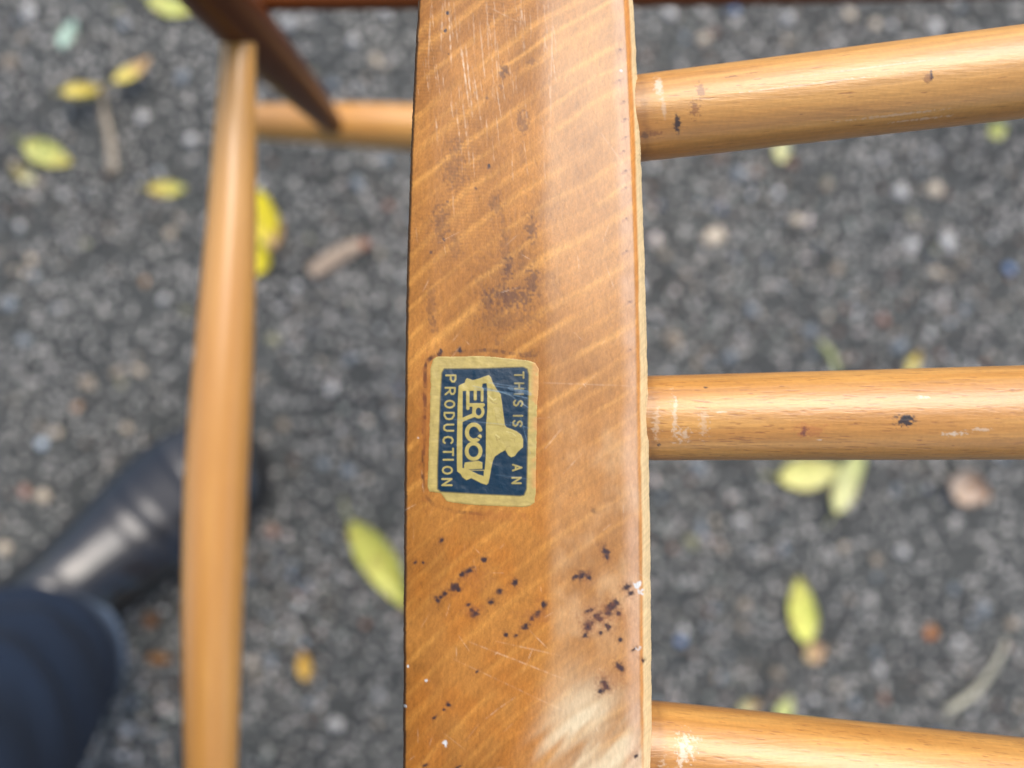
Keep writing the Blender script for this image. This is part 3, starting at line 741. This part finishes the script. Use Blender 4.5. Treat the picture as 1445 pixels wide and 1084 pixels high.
# ------------------------------------------------------------------ leaves and litter
def leaf_mesh(L, W, curl, fold, c0, c1, tipmix, seed, point=1.0, stalk=True):
    n_, m2 = 22, 9
    r = np.random.default_rng(seed)
    s = np.linspace(0, 1, n_); v = np.linspace(-1, 1, m2)
    S, Vv = np.meshgrid(s, v, indexing='ij')
    wprof = (np.sin(np.pi*S**.85))**(.8*point)*(1-.15*S)
    wv = 1+.10*(vnoise(S*9+seed, np.sign(Vv)*3+seed)-.5)
    x = (S-.5)*L; y = Vv*W/2*wprof*wv
    z = curl*L*((S-.5)**2*4)*.35 + fold*W*np.abs(Vv)**1.4*wprof*.5 + .03*L*(vnoise(S*4+seed, Vv*2)-.5) + .0006
    c0 = np.array(lin(*c0)); c1 = np.array(lin(*c1))
    t = np.clip(sst(tipmix-.25, tipmix+.25, S+.3*(vnoise(S*5+seed, Vv*2+seed)-.5)), 0, 1)
    col = mixc(c0, c1, t)
    col = mixc(col, np.clip(c0*1.25+.02, 0, 1), .5*np.exp(-(Vv/.1)**2))
    blot = sst(.55, .8, fbm(S*6+seed, Vv*2.5+seed*2, 3))*.55 + .5*sst(.9, 1.0, S)+.25*sst(.8, 1, np.abs(Vv))*vnoise(S*8+seed, Vv)
    col = mixc(col, np.array(lin(150, 112, 62)), np.clip(blot, 0, .8))
    col *= (1+.2*(np.sin(S*50+np.abs(Vv)*6)*.5))[..., None]*.5+.5 if False else 1.0
    th = .0004
    T = np.stack([x, y, z], -1).reshape(-1, 3); Bt = T-np.array([0, 0, th])
    f = grid_faces(n_, m2)
    ft = f; fb = f[:, ::-1]+len(T)
    edge = []
    idx = lambda i, j: i*m2+j
    ring_ = [idx(i, 0) for i in range(n_)]+[idx(n_-1, j) for j in range(1, m2)]+[idx(i, m2-1) for i in range(n_-2, -1, -1)]+[idx(0, j) for j in range(m2-2, 0, -1)]
    for q in range(len(ring_)):
        a_, b_ = ring_[q], ring_[(q+1) % len(ring_)]
        edge.append([a_, b_, b_+len(T), a_+len(T)])
    V_ = np.vstack([T, Bt]); C_ = np.vstack([col.reshape(-1, 3)]*2); F_ = np.vstack([ft[:, ::-1], fb[:, ::-1], np.array(edge)])
    if stalk:
        o = len(V_); sv = []
        for i in range(6):
            q = i/5; cx = -.5*L-q*L*.28+L*.06; cz = z[0, 4]-.0002+q*.001
            for k in range(4): sv.append((cx, q*q*L*.06+.0007*math.cos(k*1.5708), cz+.0007*math.sin(k*1.5708)))
        sf = [[o+i*4+k, o+i*4+(k+1) % 4, o+(i+1)*4+(k+1) % 4, o+(i+1)*4+k] for i in range(5) for k in range(4)]
        V_ = np.vstack([V_, sv]); C_ = np.vstack([C_, np.tile(c0*.8, (24, 1))]); F_ = np.vstack([F_, sf])
    return np_mesh("leaf", V_, F_, C_)
YG = (186, 190, 104); YW = (204, 188, 86); BRN = (156, 116, 72); DB = (100, 72, 50); MINT = (165, 196, 178); PY = (192, 192, 132); OL = (126, 120, 58); ORG = (164, 108, 46); BY = (214, 196, 20)
LEAVES = [ # px, py, len px, wid px, angle (deg, image, up positive), curl, fold, c0, c1, mix, tilt(x,y), lift, label, stalk
 (238,6,74,34,-18,.2,.2,YG,YW,.9,(0,0),.004,"yellow green leaf at the top edge beside the dark leg joint",0),
 (95,46,52,28,62,.2,.25,MINT,MINT,.9,(0,0),.004,"pale mint green leaf near the top left corner",0),
 (180,93,72,32,34,.4,.4,YW,(200,160,110),.5,(-.3,0),.026,"yellow leaf with a brown end at the top of the thin twig",0),
 (106,128,70,40,8,.6,.9,YW,BRN,.85,(-.65,.0),.034,"curled yellow leaf propped up over its dark shadow",0),
 (62,214,84,42,-22,.15,.2,YG,YW,.8,(0,0),.005,"broad flat yellow leaf nearest the left edge",0),
 (30,244,44,26,-35,.4,.4,OL,(200,200,160),.5,(0,.2),.003,"small olive leaf tucked below the broad yellow leaf",0),
 (234,264,62,28,2,.2,.2,YW,YG,.6,(0,0),.004,"small yellow leaf lying left of the long stretcher",0),
 (370,305,92,48,100,.2,.1,BY,BY,.9,(0,0),.004,"bright yellow leaf half hidden by the long stretcher",0),
 (362,362,62,40,70,.2,.1,BY,YG,.9,(0,0),.006,"yellow leaf directly below the bright one behind the stretcher",0),
 (388,332,60,26,80,.4,.5,(170,140,100),BRN,.7,(0,.3),.003,"tan shrivelled leaf beside the bright yellow one",0),
 (536,797,158,58,-57,.25,.25,(186,186,84),(168,172,74),.9,(0,0),.006,"large yellow green leaf tucked under the left side of the rail",0),
 (428,940,52,26,95,.2,.2,(214,170,70),ORG,.8,(0,0),.003,"small ochre leaf alone on the asphalt right of the stretcher foot",0),
 (226,930,46,18,-4,.4,.4,(150,100,36),DB,.7,(0,0),.003,"thin brown leaf fragment beside the trouser leg",0),
 (214,874,34,26,40,.4,.4,(120,80,46),DB,.5,(0,0),.003,"dark brown leaf scrap in the shadow of the boot",0),
 (1150,668,112,52,6,.25,.2,(206,202,120),PY,.7,(0,0),.005,"pale yellow leaf under the middle spindle, pointing left",0),
 (1200,676,112,46,66,.3,.3,PY,(200,206,130),.7,(.15,0),.012,"pale green leaf crossing the other under the middle spindle",0),
 (1135,862,106,46,98,.2,.25,(206,208,100),(220,218,110),.7,(0,0),.004,"upright pale yellow leaf between the two lower spindles",0),
 (1152,922,42,36,30,.3,.2,(190,160,120),(170,135,95),.5,(0,0),.003,"round tan leaf scrap at the foot of the upright yellow leaf",0),
 (1107,1004,60,30,70,.3,.3,(190,196,120),PY,.6,(0,0),.003,"little pale green leaf just above the lowest spindle",0),
 (1058,998,44,26,20,.3,.3,(176,170,120),BRN,.6,(0,0),.003,"beige leaf scrap left of the little pale green one",0),
 (1105,205,56,28,85,.2,.2,PY,PY,.6,(0,0),.003,"pale leaf tip showing below the top spindle",0),
 (1412,182,36,28,30,.4,.4,YG,(150,160,60),.6,(0,0),.004,"small green yellow leaf near the right edge under the top spindle",0),
 (1290,512,48,20,60,.3,.3,YW,ORG,.8,(0,0),.003,"small yellow leaf tip just above the middle spindle",0),
 (1370,690,74,58,-20,.5,.4,(176,158,140),(128,100,80),.6,(0,.1),.006,"crumpled pinkish dry leaf near the right edge",0),
 (1317,893,30,20,80,.3,.3,(170,100,50),ORG,.5,(0,0),.003,"tiny rust orange leaf bit right of the upright yellow leaf",0),
 (1240,40,1,1,0,0,0,PY,PY,.5,(0,0),.003,None,0),
]
for i, (px, py, L, W, ang, curl, fold, c0, c1, mx_, tilt, lift, lb_, _) in enumerate(LEAVES):
    if lb_ is None: continue
    dd = H-lift-.004; k = dd/F
    me = leaf_mesh(max(L-8, 12)*k, max(W-4, 10)*k, curl, fold, c0, c1, mx_, i*7+3, stalk=(L > 60))
    o = link("leaf", me, M_leaf); p = P(px, py, dd)
    o.location = (p.x, p.y, float(ground_h(p.x, p.y))+lift*.5)
    o.rotation_euler = (tilt[0], tilt[1], R(ang))
    tag(o, lb_, "leaf", "fallen leaves on the asphalt")

def strip_mesh(name, pts, rads, c, flat=.5, seed=0):
    pts = np.array(pts); n_ = len(pts); m2 = 8; V_ = []; C_ = []
    c = np.array(lin(*c))
    for i in range(n_):
        t = pts[min(i+1, n_-1)]-pts[max(i-1, 0)]; t = t/np.linalg.norm(t); b = np.cross(t, [0, 0, 1.]); b /= np.linalg.norm(b)
        for k in range(m2):
            a_ = k/m2*6.2832; V_.append(pts[i]+b*rads[i]*math.cos(a_)+np.array([0, 0, rads[i]*flat*math.sin(a_)])); C_.append(c*(.85+.3*vnoise(i*.7+seed, k*.5)))
    f = grid_faces(n_, m2, wrap=True)
    me = np_mesh(name, V_, f, C_)
    bm = bmesh.new(); bm.from_mesh(me); bm.verts.ensure_lookup_table()
    bm.faces.new([bm.verts[k] for k in range(m2)][::-1]); bm.faces.new([bm.verts[(n_-1)*m2+k] for k in range(m2)]); bmesh.ops.recalc_face_normals(bm, faces=bm.faces); bm.to_mesh(me); bm.free()
    return me
def litter(name, pxs, rads, c, label, cat, lift=.004, flat=.5):
    xs = np.array([p[0] for p in pxs], float); ys = np.array([p[1] for p in pxs], float)
    t = np.linspace(0, len(pxs)-1, 20); k = np.arange(len(pxs))
    xs = np.interp(t, k, xs); ys = np.interp(t, k, ys); rs_ = np.interp(t, k, rads)
    xs = np.convolve(np.pad(xs, 2, mode='edge'), np.ones(5)/5, 'valid'); ys = np.convolve(np.pad(ys, 2, mode='edge'), np.ones(5)/5, 'valid')
    p = Pa(xs, ys, np.full(20, H-lift)); c_ = p.mean(0); c_[2] = 0
    o = link(name, strip_mesh(name, p-c_, rs_*H/F, c, flat), M_leaf); o.location = c_
    tag(o, label, cat)
litter("twig", [(140,118),(146,160),(156,200),(160,250)], [3, 5, 6.5, 6], (150, 138, 118), "thin grey twig running down from the brown ended yellow leaf", "twig", .006)
litter("grass_blade", [(1422,896),(1408,935),(1375,980),(1330,1008)], [2, 4, 5.5, 5], (176, 172, 150), "curved dry grass blade near the lower right corner", "grass blade")
litter("grass_blade", [(1156,482),(1172,498),(1184,530)], [3, 5, 3], (160, 165, 110), "short green grass blade above the middle spindle", "grass blade")
litter("wood_chip", [(436,388),(462,370),(490,354),(512,343)], [11, 13, 12, 8], (168, 148, 126), "tan wood chip on the asphalt left of the rail", "wood chip", .007, .45)
litter("twig", [(505,352),(512,346),(520,340)], [6, 7, 4], (150, 84, 50), "short rust brown stub touching the end of the wood chip", "twig", .006)
litter("spider_thread", [(484,188),(520,310),(545,430),(556,520)], [.35, .35, .35, .35], (200, 200, 200), "fine spider thread hanging beside the rail", "thread", .35, 1.0) if False else None

# ------------------------------------------------------------------ the person taking the picture
M_denim = simple_mat("navy_denim", (.014, .028, .056), rough=.8, nscale=22, var=.4, bump=1.0, dist=.02, spec=.25)
M_hem = simple_mat("faded_hem", (.13, .17, .25), rough=.8, nscale=300, var=.3, bump=.4)
M_leather = simple_mat("black_leather", (.004, .005, .007), rough=.40, nscale=28, var=.3, bump=.25, dist=.004, spec=.5, coat=.8)
M_rubber = simple_mat("black_rubber", (.015, .015, .016), rough=.7)
M_skin = simple_mat("skin", (.55, .33, .24), rough=.5, nscale=40, var=.08, bump=.1)
M_coat = simple_mat("dark_jacket", (.02, .022, .028), rough=.85, nscale=150, var=.3, bump=.4)
M_hair = simple_mat("dark_hair", (.03, .018, .012), rough=.5, nscale=200, var=.4, bump=.6)
person = empty("person", (-.42, -.40, 0))
tag(person, "person in navy jeans and black leather boots standing at lower left", "person")
def skin_obj(name, verts, edges, radii, m_, root=0, sub=2):
    me = bpy.data.meshes.new(name)
    me.from_pydata([Vector(v) for v in verts], edges, []); 
    o = part(name, me, m_, person)
    md = o.modifiers.new("skin", 'SKIN'); md.use_smooth_shade = True
    if not me.skin_vertices: 
        bm = bmesh.new(); bm.from_mesh(me); bm.verts.layers.skin.verify(); bm.to_mesh(me); bm.free()
    for i, r_ in enumerate(radii):
        sv = me.skin_vertices[0].data[i]
        sv.radius = (r_, r_) if not isinstance(r_, tuple) else r_
        sv.use_root = (i == root)
    sb = o.modifiers.new("sub", 'SUBSURF'); sb.levels = sub; sb.render_levels = sub
    return o
PEL = (-.50, -.62, .90); 
lA = (-.444, -.255, .07); lK = (-.375, -.28, .49); lH = (-.55, -.55, .86)
rA = (-.20, -.66, .07); rK = (-.25, -.62, .49); rH = (-.42, -.69, .86)
chest = (-.34, -.52, 1.20); neck = (-.22, -.36, 1.32); head = (-.14, -.24, 1.38); crown = (-.09, -.17, 1.44)
sL_ = (-.42, -.34, 1.27); sR_ = (-.17, -.56, 1.27); eL = (-.66, -.46, 1.08); eR = (-.14, -.46, 1.04); wL = (-.64, -.38, .86); wR = (-.095, -.16, .868)
hL = (-.63, -.36, .80); hR = (-.085, -.095, .838)
bv = [PEL, lH, lK, lA, rH, rK, rA, (-.44, -.55, 1.05), chest, neck, head, crown, sL_, eL, wL, hL, sR_, eR, wR, hR]
be = [(0,1),(1,2),(2,3),(0,4),(4,5),(5,6),(0,7),(7,8),(8,9),(9,10),(10,11),(8,12),(12,13),(13,14),(14,15),(8,16),(16,17),(17,18),(18,19)]
br_ = [.12, .085, .058, .038, .085, .058, .038, .12, .13, .055, .085, .06, .055, .042, .027, (.034,.020), .055, .042, .027, (.034,.020)]
nv = len(bv)
# fingers closed round the phone's long edges
for hx, hy, sgn in ((-.63, -.36, 1), (-.085, -.095, -1)):
    hi = 15 if sgn == 1 else 19
    for k in range(4):
        if sgn == 1:
            b0 = (hx-.02+k*.018, hy+.006, .76); b1 = (hx-.024+k*.018, hy+.016, .73+.003*abs(k-1)); b2 = (hx-.026+k*.018, hy+.014, .700+.005*abs(k-1))
        else:
            b0 = (hx-.028+k*.018, hy+.016, .832); b1 = (hx-.028+k*.018, hy+.034, .822); b2 = (hx-.026+k*.017, hy+.052-.003*k, .8185)
        i0 = len(bv); bv += [b0, b1, b2]; be += [(hi, i0), (i0, i0+1), (i0+1, i0+2)]; br_ += [.009, .0082, .0065]
skin_obj("body", bv, be, br_, M_skin)
tv = [PEL, lH, (-.53,-.52,.80), (-.53,-.52,.79), (-.53,-.52,.78), (-.53,-.52,.77), rH, (-.33,-.66,.68), rK, (-.225,-.64,.28), (-.20, -.655, .12), (-.47, -.585, .98)]
te = [(0,1),(1,2),(2,3),(3,4),(4,5),(0,6),(6,7),(7,8),(8,9),(9,10),(0,11)]
skin_obj("trousers", tv, te, [.15, .115, .10, .10, .10, .10, .115, .095, .083, .082, .083, .14], M_denim)
jv = [(-.48,-.60,.94), (-.44, -.55, 1.05), chest, (-.26,-.41,1.29), sL_, eL, (-.645,-.40,.91), sR_, eR, (-.10,-.20,.90)]
je = [(0,1),(1,2),(2,3),(2,4),(4,5),(5,6),(2,7),(7,8),(8,9)]
skin_obj("jacket", jv, je, [.20, .21, .215, .12, .11, .085, .055, .11, .085, .055], M_coat)
skin_obj("hair", [(-.185,-.275,1.40), (-.16,-.25,1.455), (-.10,-.18,1.475)], [(0,1),(1,2)], [.088, .085, .06], M_hair)
# face features
def ell(name, c, r_, m_, rot=0):
    v, f = ico(3); V_ = v*np.array(r_); me = np_mesh(name, V_+np.array(c), f); return part(name, me, m_, person)
M_eye = simple_mat("eye", (.6, .6, .58), rough=.2, var=.05)
ell("eye", (-.095,-.155,1.352), (.012,.012,.012), M_eye); ell("eye", (-.05,-.20,1.352), (.012,.012,.012), M_eye)
ell("nose", (-.07,-.165,1.32), (.014,.014,.020), M_skin)
# left trouser leg, with its hem
def leg_tube():
    z = np.array([.088, .092, .20, .35, .50, .70, .88]); cx = np.array([-.444, -.444, -.412, -.375, -.37, -.46, -.54]); cy = np.array([-.262, -.262, -.256, -.262, -.28, -.42, -.56])
    rr_ = np.array([.070, .073, .079, .085, .090, .105, .12])
    zz = np.concatenate([np.linspace(.088, .12, 10), np.linspace(.12, .5, 70)[1:], np.linspace(.5, .88, 20)[1:]]); th = np.linspace(0, 2*math.pi, 73)[:-1]
    sm = lambda v: np.convolve(np.pad(np.interp(zz, z, v), 4, mode='edge'), np.ones(9)/9, 'valid')
    Zt, Th = np.meshgrid(zz, th, indexing='ij')
    wr = .010*(fbm(Zt*22+Th*.9, np.cos(Th)*1.3+5, 2)-.5) + .006*np.sin(Zt*85+2.2*np.sin(Th+.6))*sst(.1, .16, Zt)*(.5+.5*np.cos(Th-2))
    rad = sm(rr_)[:, None] + wr*sst(.088, .14, Zt) + .0012*np.exp(-((Zt-.092)/.004)**2)
    V_ = np.stack([sm(cx)[:, None]+rad*np.cos(Th), sm(cy)[:, None]+rad*np.sin(Th), Zt], -1)
    inner = V_[0].copy(); ctr = inner.mean(0); rows_ = [V_]
    r1 = ctr+(inner-ctr)*.95; r2 = r1.copy(); r2[:, 2] += .05; r3 = ctr+(inner-ctr)*.55; r3[:, 2] += .06
    V_ = np.concatenate([r3[None], r2[None], r1[None], V_], 0)
    col = np.empty(V_.shape); n0 = np.array([.006, .016, .038]); col[:] = n0
    fade = np.exp(-(np.maximum(0, V_[..., 2]-.092)/.020)**2)*(.5+.5*vnoise(np.arange(V_.shape[1])*.3, np.zeros(V_.shape[1])+2))[None]
    col = mixc(col, np.array([.20, .27, .38]), np.clip(fade, 0, 1)*.95)
    col *= (.75+.5*fbm(V_[..., 2]*60, V_[..., 0]*60+V_[..., 1]*40, 3))[..., None]
    return np_mesh("trouser_leg", V_, grid_faces(V_.shape[0], V_.shape[1], wrap=True), col)
M_jean = attr_mat("faded_denim", .95, nscale=400, bump=.6)
part("trouser_leg", leg_tube(), M_jean, person)
# boots
def boot(toe, ang):
    Lb = .295
    st_ = [ # s, half width, height, shape exponent
     (0.0,.012,.060),(.015,.026,.085),(.06,.034,.118),(.14,.037,.135),(.24,.038,.136),(.32,.039,.122),(.40,.041,.101),(.50,.045,.086),(.60,.0495,.074),(.70,.052,.065),(.80,.051,.058),(.88,.046,.052),(.94,.037,.045),(.98,.024,.036),(1.0,.008,.025)]
    ss = np.linspace(0, 1, 70); hw = np.interp(ss, [q[0] for q in st_], [q[1] for q in st_]); hh = np.interp(ss, [q[0] for q in st_], [q[2] for q in st_])
    k = np.array([1, 2, 3, 2, 1])/9; sm = lambda v: np.convolve(np.pad(v, 2, mode='edge'), k, 'valid')
    hw = sm(hw)*1.20; hh = sm(hh)*1.06; m2 = 40
    V_ = []; So = []
    for i, s in enumerate(ss):
        for j in range(m2):
            a_ = j/m2*2*math.pi
            ca, sa_ = math.cos(a_), math.sin(a_)
            y = hw[i]*np.sign(ca)*abs(ca)**.75
            z = .014+(hh[i]-.014)*(.5+.5*np.sign(sa_)*abs(sa_)**.8)
            if sa_ > 0: y *= 1-.35*sa_**2
            cr = .0022*math.exp(-((s-.80)/.006)**2)*(1 if sa_ > 0 else 0) + .0006*math.sin(s*90+ca*1.5)*math.exp(-((s-.62)/.07)**2)*max(0, sa_) + .0006*math.sin(s*110+y*60)*math.exp(-((s-.36)/.06)**2)*max(0, sa_)
            V_.append((s*Lb-Lb, y+.006*math.sin(s*2.6), z+cr))
        for j in range(m2):
            pass
    f = grid_faces(70, m2, wrap=True); V_ = np.array(V_)
    # sole
    n2 = 60; t = np.linspace(0, 2*math.pi, 80)[:-1]
    outline = []
    for q in np.linspace(0, 1, 40): outline.append((q*Lb-Lb-.0, np.interp(q, ss, hw)+.004+.006*math.sin(q*2.6)))
    for q in np.linspace(1, 0, 40): outline.append((q*Lb-Lb+.0, -np.interp(q, ss, hw)-.004+.006*math.sin(q*2.6)))
    outline = np.array(outline); ns = len(outline)
    SV = np.vstack([np.c_[outline, np.full(ns, z_)] for z_ in (.0, .004, .014, .018)]); SV[:ns, :2] *= .985; SV[3*ns:, 1] *= .93
    c, s_ = math.cos(ang), math.sin(ang)
    def tr(V): V = np.array(V); return np.c_[V[:, 0]*c-V[:, 1]*s_+toe[0], V[:, 0]*s_+V[:, 1]*c+toe[1], V[:, 2]+.004]
    me = np_mesh("boot", tr(V_), f)
    b = part("boot", me, M_leather, person)
    sme = np_mesh("sole", tr(SV), grid_faces(4, ns, wrap=True))
    bm = bmesh.new(); bm.from_mesh(sme); bm.verts.ensure_lookup_table()
    bm.faces.new([bm.verts[i] for i in range(ns)]); bm.faces.new([bm.verts[3*ns+i] for i in range(ns)][::-1]); bmesh.ops.recalc_face_normals(bm, faces=bm.faces); bm.to_mesh(sme); bm.free()
    so = link("sole", sme, M_rubber); so.parent = b
    return b
boot((-.273, -.064), R(41))
boot((.03, -.60), R(10))

# phone held over the rail (the lens sits in its corner)
phone = empty("phone", (-.055, -.015, .808))
tag(phone, "dark phone held level above the rail, casting its reflection on the lacquer", "phone")
def rbox(name, c, s, r_, m_, root):
    bm = bmesh.new(); bmesh.ops.create_cube(bm, size=1); bmesh.ops.scale(bm, vec=s, verts=bm.verts); bmesh.ops.translate(bm, vec=c, verts=bm.verts)
    ed = [e for e in bm.edges if abs(e.verts[0].co.z-e.verts[1].co.z) > s[2]*.5]
    bmesh.ops.bevel(bm, geom=ed, offset=r_, segments=5, affect='EDGES'); me = bpy.data.meshes.new(name); bm.to_mesh(me); bm.free()
    return part(name, me, m_, root)
M_phone = simple_mat("dark_glass", (.01, .01, .012), rough=.2, var=.1, bump=0)
rbox("case", (-.058, -.020, .810), (.150, .074, .008), .010, M_phone, phone)
rbox("screen", (-.058, -.020, .8145), (.142, .068, .0006), .008, M_phone, phone)
